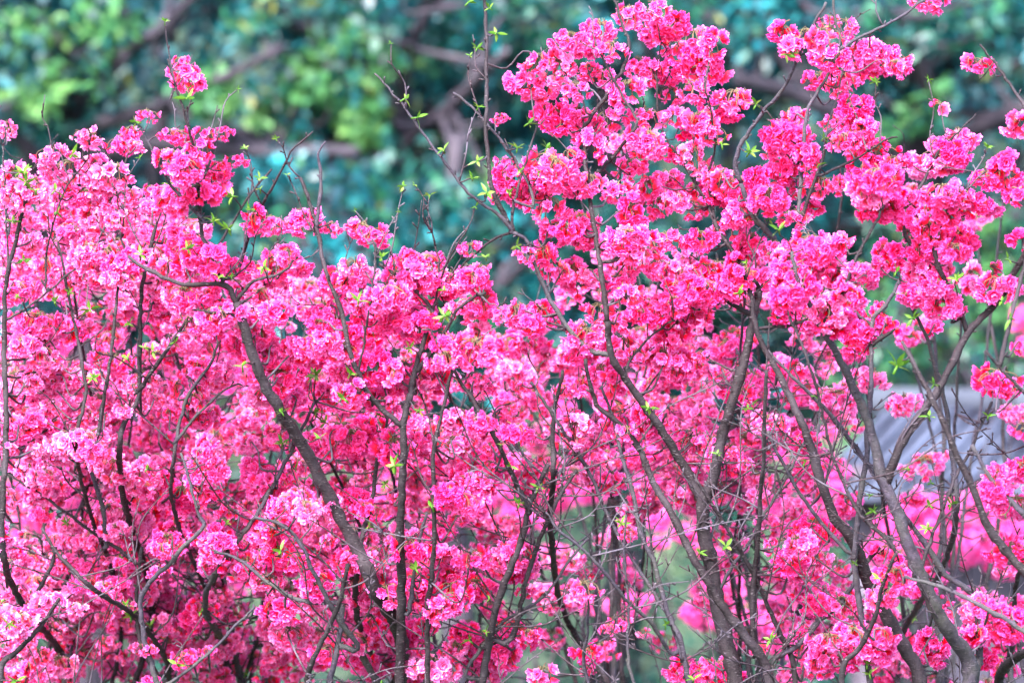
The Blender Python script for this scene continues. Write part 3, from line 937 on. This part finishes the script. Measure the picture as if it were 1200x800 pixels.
for k, a in ALLN:                # thin shoots above the crown, and small fresh leaves at twig ends
    hi = a[a[:, 1] < 330]
    for q in range({'a': 9, 'b': 12, 'c': 9, 'd': 14, 'e': 5, 'f': 2}[k] if len(hi) else 0):
        nd = hi[RNG.integers(len(hi))]
        d = np.array([RNG.normal() * 0.35, RNG.normal() * 0.25, 1.0])
        e = nd[3:6] + d / np.linalg.norm(d) * RNG.uniform(0.07, 0.17)
        P = twig(TWIG[k], nd[3:6], e, 0.0019, 0.0010, RNG)
        spurs(TWIG[k], P, [0.001] * len(P), RNG, 0.02)
        if RNG.random() < 0.6:
            link('leaf_shoot', SHOOTS[RNG.integers(5)], ROOT[k], P[-1], (RNG.normal() * 0.5, RNG.normal() * 0.5, RNG.random() * 6.28), RNG.uniform(0.3, 0.65))
    for q in range(16):
        nd = a[RNG.integers(len(a))]
        c = nd[3:6] + np.array([RNG.normal() * 0.02, -RNG.uniform(0.02, 0.08), RNG.uniform(0.0, 0.04)])
        link('leaf_shoot', SHOOTS[RNG.integers(5)], ROOT[k], c, (RNG.normal() * 0.8, RNG.normal() * 0.8, RNG.random() * 6.28), RNG.uniform(0.45, 0.9))
        twig(TWIG[k], nd[3:6], c, 0.0016, 0.0011, RNG)
for (x, y) in LEAF:
    best = None
    for k, a in ALLN:
        dd = np.hypot(a[:, 0] - x, a[:, 1] - y)
        m = int(np.argmin(dd))
        if best is None or dd[m] < best[0]:
            best = (dd[m], k, a[m])
    k, nd = best[1], best[2]
    c = at(x, y, nd[2] - RNG.uniform(0.02, 0.09))
    big = 1.35 if (x, y) == (1051, 430) else RNG.uniform(0.5, 0.95)
    link('leaf_shoot', SHOOTS[RNG.integers(5)], ROOT[k], c, (RNG.normal() * 0.7, RNG.normal() * 0.7, RNG.random() * 6.28), big)
    twig(TWIG[k], nd[3:6], c, 0.0018, 0.0012, RNG)
for k in FRONT:
    if TWIG[k].n:
        TWIG[k].build('twigs', TWIGBARK, ROOT[k], kind='stuff')


# ------------------------------------------------------------------ cherry trees behind
def back_tree(label, x, Y, fork_z, targets, key, group, sizes, limbs, hi=100, low_mat=None, seed=0):
    """a cherry tree whose limbs reach out to its blossom bunches; targets are world points"""
    rng = np.random.default_rng(seed)
    root = thing('cherry_tree', label, 'cherry tree', (x, Y, 0), group)
    T = np.array(targets)
    fork = np.array([x, Y, fork_z])
    mb = MB()
    S = catmull([(x, Y, -0.05), (x + 0.03, Y, fork_z * 0.5), fork, fork + np.array([0, 0, 0.06])], 0.08)
    tube(mb, S, np.interp(np.linspace(0, 1, len(S)), [0, 0.1, 1], [0.08, 0.055, 0.035]), 12)
    mb.build('trunk', DARKBARK, root)
    # limbs to well spread targets, highest first
    pick = [int(np.argmax(T[:, 2]))]
    while len(pick) < min(limbs, len(T)):
        d = np.min([np.linalg.norm(T - T[p], axis=1) for p in pick], axis=0) * (0.6 + T[:, 2] - T[:, 2].min())
        pick.append(int(np.argmax(d)))
    N = []
    for p in pick:
        e = T[p] + np.array([0, 0.1, 0.05])
        d = e - fork
        a = fork + d * np.array([0.16, 0.2, 0.34]) + rng.normal(size=3) * 0.04
        b = fork + d * np.array([0.55, 0.6, 0.68]) + rng.normal(size=3) * 0.05 + np.array([0, 0.2, 0])
        P = catmull([fork, a, b, e], 0.03)
        P = P + np.cumsum(rng.normal(size=P.shape) * 0.0022, axis=0) * np.sin(np.linspace(0, math.pi, len(P)))[:, None]
        r0 = rng.uniform(0.005, 0.0095)
        rad = np.linspace(r0, 0.0026, len(P)) * (1 + rng.normal(size=len(P)) * 0.05)
        m = MB()
        tube(m, P, rad, 8)
        spurs(m, P, rad, rng, 0.06)
        m.build('branch', DARKBARK if rng.random() < 0.5 else GREYBARK, root)
        N.extend(np.column_stack([P, rad])[3:].tolist())
    N = np.array(N)
    tw, pm, sm_ = MB(), MB(), MB()
    order = np.argsort(T[:, 1] + rng.normal(size=len(T)) * 0.05)
    for n, q in enumerate(order):
        p = T[q] + np.array([0, 0, 0.024])
        dd = np.linalg.norm(N[:, :3] - p, axis=1) * np.where(N[:, 2] > p[2], 1.5, 1.0)
        m = int(np.argmin(dd))
        P = twig(tw, N[m, :3], p, min(0.003, N[m, 3] * 0.7), 0.0012, rng, 0.1)
        if rng.random() < 0.35:
            d = P[-1] - P[0]
            d = d / (np.linalg.norm(d) + 1e-6) + rng.normal(size=3) * 0.6 + np.array([0, 0, 0.4])
            twig(tw, p, p + d / np.linalg.norm(d) * rng.uniform(0.05, 0.14), 0.0013, 0.0009, rng)
        sc = rng.uniform(*sizes)
        if n < hi:
            put_cluster(root, 'deep' if key == 'mid' and rng.random() < 0.3 else key, p, rng.random() < 0.15, sc, rng)
        else:
            low_cluster(pm, sm_, p, sc, rng)
    tw.build('twigs', TWIGBARK, root, kind='stuff')
    rest_parts(root, pm, sm_, PETAL[key])
    return root


DENS = [
    '000000000000',
    '000000010000',
    '774000111111',
    '896511355421',
    '999865799621',
    '999999799521',
    '999998323511',
    '999974113443',
]
pts = []
for r, row in enumerate(DENS):
    for c, ch in enumerate(row):
        n = int(int(ch) * (3.3 if int(ch) > 4 else 1.6) + RNG.random())
        for q in range(n):
            x, y = c * 100 + RNG.random() * 100, r * 100 + RNG.random() * 100
            if y < 300 and x < 400 and y < 205 + 0.22 * x:
                continue
            pts.append((x, y))
for c in range(12):          # the crowns go on below the frame and beyond its sides
    for q in range(5):
        pts.append((c * 100 + RNG.random() * 100, 800 + RNG.random() * 120))
for q in range(26):
    pts.append((RNG.uniform(-160, 0), RNG.uniform(230, 850)))
for q in range(8):
    pts.append((RNG.uniform(1200, 1330), RNG.uniform(350, 850)))
bt = [
    ('pale pink cherry tree behind the left edge, flowers down to the bottom', -1.05, 6.75, lambda x: x < 150),
    ('full pink cherry tree behind the thick slanting limb at lower left', -0.62, 6.95, lambda x: 150 <= x < 340),
    ('pink cherry tree behind the straight dark bare stem', -0.18, 6.8, lambda x: 340 <= x < 560),
    ('pink cherry tree behind the thin grey criss-crossing twigs at centre', 0.22, 7.0, lambda x: 560 <= x < 790),
    ('pink cherry tree seen through the fork of the tallest tree', 0.55, 6.85, lambda x: 790 <= x < 1000),
    ('thinly flowering cherry tree behind the thick grey limb by the roof', 0.98, 6.95, lambda x: x >= 1000),
]
for n, (lab, x, Y, ok) in enumerate(bt):
    T = [at(px, py, Y + RNG.normal() * 0.17) for px, py in pts if ok(px)]
    back_tree(lab, x, Y, 1.75, T, 'mid', 'flowering cherry trees', (0.62, 0.95), 10, seed=40 + n)

# out of focus cherries further off
def blob(cx, cy, rx, ry, n, Y, dy=0.3):
    out = []
    for q in range(n):
        a, r = RNG.random() * 6.28, math.sqrt(RNG.random())
        out.append(at(cx + rx * r * math.cos(a), cy + ry * r * math.sin(a), Y + RNG.normal() * dy))
    return out


T = blob(1120, 618, 85, 36, 60, 10.4) + blob(1180, 640, 60, 30, 22, 10.4) + blob(1080, 650, 60, 20, 16, 10.4) + blob(1175, 400, 50, 45, 4, 10.6)
back_tree('soft focus pink cherry tree in front of the grey roof', 1.5, 10.4, 1.2, T, 'soft', 'cherry trees out of focus', (0.9, 1.25), 10, seed=71)
T = blob(590, 590, 60, 34, 34, 10.9) + blob(610, 440, 18, 36, 8, 10.9) + blob(720, 520, 90, 70, 44, 10.9) + blob(500, 560, 70, 60, 20, 10.9)
back_tree('blurred pink cherry tree seen through the middle of the blossom', 0.1, 10.9, 1.2, T, 'soft', 'cherry trees out of focus', (0.9, 1.25), 10, seed=72)
T = blob(850, 690, 60, 50, 18, 9.9) + blob(920, 720, 50, 50, 24, 9.9) + blob(700, 670, 80, 60, 8, 9.9) + blob(930, 560, 60, 70, 24, 9.9) + blob(800, 580, 60, 60, 22, 9.9)
back_tree('blurred pink cherry tree low between the fork and the grey limbs', 0.7, 9.9, 1.0, T, 'soft', 'cherry trees out of focus', (0.9, 1.2), 10, seed=73)
T = blob(150, 480, 170, 90, 60, 9.6) + blob(60, 300, 90, 60, 34, 9.6) + blob(300, 640, 200, 90, 50, 9.6) + blob(60, 640, 100, 120, 40, 9.6)
back_tree('blurred pink cherry tree glimpsed behind the left blossom', -1.2, 9.6, 1.2, T, 'soft', 'cherry trees out of focus', (0.9, 1.2), 12, seed=74)

# ------------------------------------------------------------------ pavilion with a grey roof
roofmat = plain_mat('roof_tile_grey_blue', (0.012, 0.012, 0.023), (0.062, 0.074, 0.118), 2.2, 0.9, 0.15, 0.1, (1.6, 0.35, 1.0))
ridgemat = plain_mat('ridge_tile_grey', (0.035, 0.04, 0.06), (0.07, 0.08, 0.11), 4.0, 0.9, 0.15, 0.1)
woodmat = bark_mat('dark_timber', (0.020, 0.016, 0.028), (0.055, 0.042, 0.06), (0.07, 0.06, 0.09), 12, 0.3)
wallmat = plain_mat('weathered_plaster', (0.02, 0.018, 0.032), (0.04, 0.036, 0.06), 2.0, 0.85)
PY = 19.5
pz = CAM_Z + (400 - 478) / 600 * PY / DIST         # ridge height
PX = (1120 - 600) / 600 * PY / DIST
xl, xr, drop, run = -0.45, 6.5, 0.42, 2.2
pav = thing('pavilion', 'low pavilion with a grey blue seamed roof behind the cherry trees', 'pavilion', (0, 0, 0))
PX_, PY_ = PX, PY
PY = 0.0
ez = pz - drop
for side in (-1, 1):
    mb = MB()
    ye = side * run
    th = 0.06
    nx_ = 58
    for q in range(nx_):       # pans and raised ribs running down the slope
        xa, xb = xl + (xr - xl) * q / nx_, xl + (xr - xl) * (q + 1) / nx_
        for (a, b, h) in ((xa, xb - 0.05, 0.0), (xb - 0.05, xb, 0.035)):
            v = []
            for s in np.linspace(0, 1, 9):
                y = ye * s
                z = pz - drop * (1 - (1 - s) ** 1.2)
                v += [(a, y, z + h), (b, y, z + h), (b, y, z - th), (a, y, z - th)]
            F = []
            for s in range(8):
                o = s * 4
                for w in range(4):
                    F.append((o + w, o + (w + 1) % 4, o + 4 + (w + 1) % 4, o + 4 + w))
            F += [(0, 3, 2, 1), (32, 33, 34, 35)]
            mb.add(v, F)
    mb.build('roof_slope', roofmat, pav, smooth=False)
mb = MB()
tube(mb, [(xl - 0.1, PY, pz + 0.03), (xr + 0.1, PY, pz + 0.03)], [0.10, 0.10], 10)
mb.build('roof_ridge', ridgemat, pav)
mb = MB()
box(mb, (xl + 0.7, PY - 1.6, 0.0), (xr - 0.7, PY + 1.75, pz - 0.48))
mb.build('wall', wallmat, pav, smooth=False)
for xx in np.linspace(xl + 0.3, xr - 0.3, 5):
    for yy in (-1.85, 1.85):
        mb = MB()
        tube(mb, [(xx, yy, 0), (xx, yy, 1.0), (xx, yy, ez + 0.12)], [0.09, 0.085, 0.085], 12)
        mb.build('post', woodmat, pav)
for yy in (-1.85, 1.85):
    mb = MB()
    box(mb, (xl + 0.1, yy - 0.07, ez - 0.12), (xr - 0.1, yy + 0.07, ez + 0.04))
    mb.build('beam', woodmat, pav, smooth=False)


pav.location = (PX_, PY_, 0)
pav.rotation_euler = (0, 0, R(-20))

# ------------------------------------------------------------------ evergreen wood behind
def leaf_cloud(mb, centres, rad, n, size, rng, tone=(0, 1), up=0.7):
    """n leaves per clump centre, each a folded two-quad blade"""
    C = np.repeat(centres, n, axis=0)
    m = len(C)
    d = rng.normal(size=(m, 3))
    d /= np.linalg.norm(d, axis=1, keepdims=True)
    rr = np.repeat(rad, n)[:, None] * (rng.random((m, 1)) ** 0.45)
    O = C + d * rr * np.array([1.0, 1.0, 0.7])
    ax = rng.normal(size=(m, 3)) + np.array([0, 0, -0.35])
    ax /= np.linalg.norm(ax, axis=1, keepdims=True)
    nn = rng.normal(size=(m, 3)) * 0.75 + np.array([0, -0.15, up])
    s = np.cross(ax, nn)
    s /= np.linalg.norm(s, axis=1, keepdims=True) + 1e-9
    nn = np.cross(s, ax)
    L = size * rng.uniform(0.7, 1.3, (m, 1))
    W = L * 0.26
    c0, c1 = O, O + ax * L
    mid = O + ax * L * 0.5 - nn * L * 0.06
    V = np.stack([c0, mid + s * W + nn * W * 0.3, c1, mid - s * W + nn * W * 0.3], 1).reshape(-1, 3)
    i = np.arange(m)[:, None] * 4
    F = i + np.array([[0, 1, 2, 3]])
    ct = np.repeat(rng.normal(size=len(centres)) * 0.16, n)
    t = np.clip(rng.beta(2, 2.2, m) * (tone[1] - tone[0]) + tone[0] + ct, 0, 1)
    mb.add(V, F, np.repeat(t, 4)[:, None] * np.ones((1, 3)))


def evergreen(name, label, px, Y, height, limbs, clumps, group='evergreen trees behind the cherries', leaf=0.125, nleaf=95, seed=0, width=0.2):
    """clumps: (px, py, depth, radius m, colour); limbs: pixel polylines with a base radius in metres"""
    rng = np.random.default_rng(seed)
    bx = (px - 600) / 600 * Y / DIST
    root = thing(name, label, 'evergreen tree', (bx, Y, 0), group)
    mb = MB()
    S = catmull([(bx, Y, -0.1), (bx + 0.1, Y, height * 0.25), (bx - 0.05, Y + 0.1, height * 0.55), (bx + 0.1, Y, height * 0.85)], 0.35)
    tube(mb, S, np.linspace(width, width * 0.35, len(S)) * (1 + rng.normal(size=len(S)) * 0.05), 12)
    mb.build('trunk', OLDBARK, root)
    N = S[len(S) // 6:].tolist()
    for pl, r0 in limbs:
        dep = Y + np.linspace(-0.5, rng.uniform(-1.7, -1.2), len(pl))
        P = np.array([at(x, y, d) for (x, y), d in zip(pl, dep)])
        q = S[int(np.argmin(np.linalg.norm(S - P[0] + np.array([0, 0, 0.4]), axis=1)))]
        if np.linalg.norm(q - P[0]) > 0.2:
            P = np.vstack([q, P])
        P = catmull(P, 0.12)
        P += np.cumsum(rng.normal(size=P.shape) * 0.012, axis=0) * 0.6
        m = MB()
        tube(m, P, np.linspace(r0, r0 * 0.4, len(P)) * (1 + rng.normal(size=len(P)) * 0.08), 8)
        m.build('branch', OLDBARK, root)
        N.extend(P.tolist())
    N = np.array(N)
    by = {}
    tw = MB()
    for (x, y, d, r, col) in clumps:
        c = at(x, y, d)
        by.setdefault(col, []).append((c, r))
        m = int(np.argmin(np.linalg.norm(N - c, axis=1) + np.where(N[:, 2] > c[2], 0.5, 0)))
        e = c + rng.normal(size=3) * 0.1
        dd = e - N[m]
        P = catmull([N[m], N[m] + dd * 0.4 + rng.normal(size=3) * 0.12, N[m] + dd * 0.75 + rng.normal(size=3) * 0.1, e], 0.15)
        tube(tw, P, np.linspace(0.035, 0.008, len(P)), 5)
    tw.build('boughs', OLDBARK, root, kind='stuff')
    for col, cl in by.items():
        m = MB()
        C = np.array([c for c, _ in cl])
        rd = np.array([r for _, r in cl])
        # each clump breaks up into smaller tufts
        tuft = np.repeat(C, 5, axis=0) + rng.normal(size=(len(C) * 5, 3)) * np.repeat(rd, 5)[:, None] * 0.5
        leaf_cloud(m, tuft, np.repeat(rd, 5) * 0.55, max(6, nleaf // 5), leaf, rng)
        m.build('crown', LEAFM[col], root, smooth=False)
    return root


def scatter(x0, x1, y0, y1, n, Y, dy, r, cols, rng, hole=()):
    out = []
    while len(out) < n:
        x, y = rng.uniform(x0, x1), rng.uniform(y0, y1)
        if any(((x - hx) / hw) ** 2 + ((y - hy) / hh) ** 2 < 1 for hx, hy, hw, hh in hole):
            continue
        out.append((x, y, Y + rng.normal() * dy, r * rng.uniform(0.7, 1.3), cols[rng.integers(len(cols))]))
    return out


g = np.random.default_rng(5)
H1 = [(290, 50, 80, 45), (330, 175, 190, 30), (200, 120, 110, 28), (480, 190, 45, 60), (620, 330, 70, 60), (60, 150, 80, 26)]
c1 = scatter(-150, 330, -60, 130, 60, 22.5, 0.7, 0.42, 'tttg', g, H1)
c1 += [(240, 108, 21.5, .2, 'l'), (252, 112, 21.5, .18, 'l'), (60, 80, 21.8, .3, 'l'), (30, 30, 21.8, .3, 'l'), (110, 20, 21.6, .3, 'l'), (55, 110, 21.6, .2, 'l')]
evergreen('evergreen_tree', 'broad blue green tree filling the upper left corner', 90, 22.8, 9, [([(60, 220), (20, 160), (-60, 130)], .1), ([(90, 170), (180, 130), (260, 100), (330, 60)], .07), ([(95, 200), (200, 170), (330, 180), (430, 185)], .11), ([(100, 90), (190, 30), (240, -30)], .06)], c1, seed=1)
c2 = scatter(300, 640, -60, 70, 46, 23.5, 0.7, 0.4, 'tggt', g, H1) + scatter(330, 470, 90, 170, 12, 23, .4, .3, 'gt', g) + scatter(500, 640, 60, 250, 26, 24, .6, .36, 'tgt', g, H1)
c2 += [(385, 110, 22.4, .25, 'l'), (410, 125, 22.4, .25, 'l'), (440, 140, 22.5, .28, 'l'), (330, 135, 22.4, .2, 'l'), (370, 50, 22.6, .3, 'l'), (420, 60, 22.6, .3, 'l'), (540, 215, 22.5, .25, 'l'), (555, 225, 22.5, .22, 'l'), (420, 200, 22.5, .22, 'l'), (405, 225, 22.5, .25, 'l'), (430, 240, 22.4, .2, 'l'), (360, 90, 22.5, .25, 'g')]
evergreen('evergreen_tree', 'tree with a short dark trunk and pale green leaf clumps above it', 470, 23.6, 9, [([(470, 190), (400, 185), (330, 165), (250, 140)], .12), ([(470, 150), (400, 60), (330, 20), (240, 10)], .09), ([(475, 180), (540, 120), (600, 60)], .08), ([(470, 140), (480, 60), (520, -20)], .08)], c2, seed=2, width=.18)
c3 = scatter(600, 900, -60, 120, 46, 24.5, .8, .42, 'ttg', g) + scatter(560, 760, 200, 330, 26, 25, .7, .4, 'tgg', g, H1)
evergreen('evergreen_tree', 'dark blue green tree behind the top of the tallest cherry', 720, 24.8, 9, [([(715, 200), (650, 120), (590, 90)], .09), ([(725, 180), (800, 100), (880, 40)], .09)], c3, seed=3)
H4 = [(1050, 160, 110, 42), (960, 130, 40, 50), (1150, 220, 70, 40), (1120, 110, 40, 22)]
c4 = scatter(840, 1330, -60, 110, 70, 23.8, .8, .42, 'tttg', g, H4) + scatter(900, 1330, 170, 320, 40, 25, .7, .4, 'ttg', g, H4) + [(990, 55, 22.8, .3, 'g'), (1150, 25, 22.8, .35, 'g'), (1060, 30, 22.8, .3, 'g'), (1070, 130, 22.9, .25, 'l'), (1075, 150, 22.9, .2, 'g')]
evergreen('evergreen_tree', 'dark tree with heavy spreading branches behind the upper right', 1090, 24, 9, [([(1080, 220), (1010, 160), (930, 110), (860, 90)], .12), ([(1095, 200), (1150, 150), (1230, 120)], .14), ([(1090, 160), (1080, 80), (1040, 10)], .1), ([(1090, 240), (1180, 250), (1260, 230)], .13)], c4, seed=4, width=.26)
c5 = scatter(1020, 1330, 240, 500, 60, 23.5, .6, .36, 'ggl', g) + [(1190, 300, 23, .3, 'l'), (1160, 330, 23, .3, 'l'), (1100, 420, 23, .25, 'l')]
evergreen('evergreen_tree', 'lower yellow green tree rising just above the grey roof', 1180, 23.9, 5.6, [([(1170, 430), (1120, 380), (1070, 350)], .06), ([(1190, 420), (1230, 340), (1290, 300)], .06)], c5, seed=5, width=.13, leaf=.085)
c6 = scatter(330, 640, 230, 470, 60, 21.5, .8, .38, 'tggt', g, [(610, 340, 70, 50), (420, 420, 40, 40)])
evergreen('evergreen_tree', 'low green tree behind the gap in the middle of the blossom', 520, 21.8, 5.5, [([(510, 400), (450, 340), (400, 300)], .07), ([(525, 400), (580, 330), (620, 290)], .07)], c6, seed=6, width=.15)
c7 = scatter(-150, 340, 170, 470, 80, 24, .8, .42, 'tgtg', g, H1)
evergreen('evergreen_tree', 'shaded green tree low behind the left blossom', 180, 24.4, 6.5, [([(170, 330), (100, 280), (20, 240)], .08), ([(190, 330), (260, 270), (330, 240)], .08)], c7, seed=7, width=.18)
c8 = scatter(620, 1060, 230, 480, 80, 26, .8, .45, 'tgt', g)
evergreen('evergreen_tree', 'shaded green tree behind the forked dark limbs', 850, 26.4, 6.5, [([(840, 380), (760, 300), (700, 260)], .08), ([(860, 380), (930, 300), (1000, 260)], .08)], c8, seed=8, width=.18)

# deep wood on the hillside and undergrowth under the trees: one leafy mass each
g = np.random.default_rng(8)
mb = MB()
cx, cy = g.uniform(-14, 14, 900), g.uniform(34, 44, 900)
C = np.stack([cx, cy, np.clip((cy - 33) * .62, 0, 26) + g.uniform(0, 3.2, 900)], 1)
leaf_cloud(mb, C, np.full(900, .7), 60, .17, g, (0, .7))
mb.build('woods', TEAL, kind='stuff', smooth=False)
mb = MB()
C = np.stack([g.uniform(-9, 9, 700), g.uniform(23.2, 26, 700), g.uniform(0, 2.2, 700)], 1)
leaf_cloud(mb, C, np.full(700, .4), 50, .09, g, (0, .9))
mb.build('undergrowth', GREEN, kind='stuff', smooth=False)
for n in ('woods', 'undergrowth'):
    o = bpy.data.objects[n]
    o['label'] = {'woods': 'dim blue green wood on the slope behind the trees', 'undergrowth': 'dense leafy undergrowth beneath the evergreen trees'}[n]
    o['category'] = n
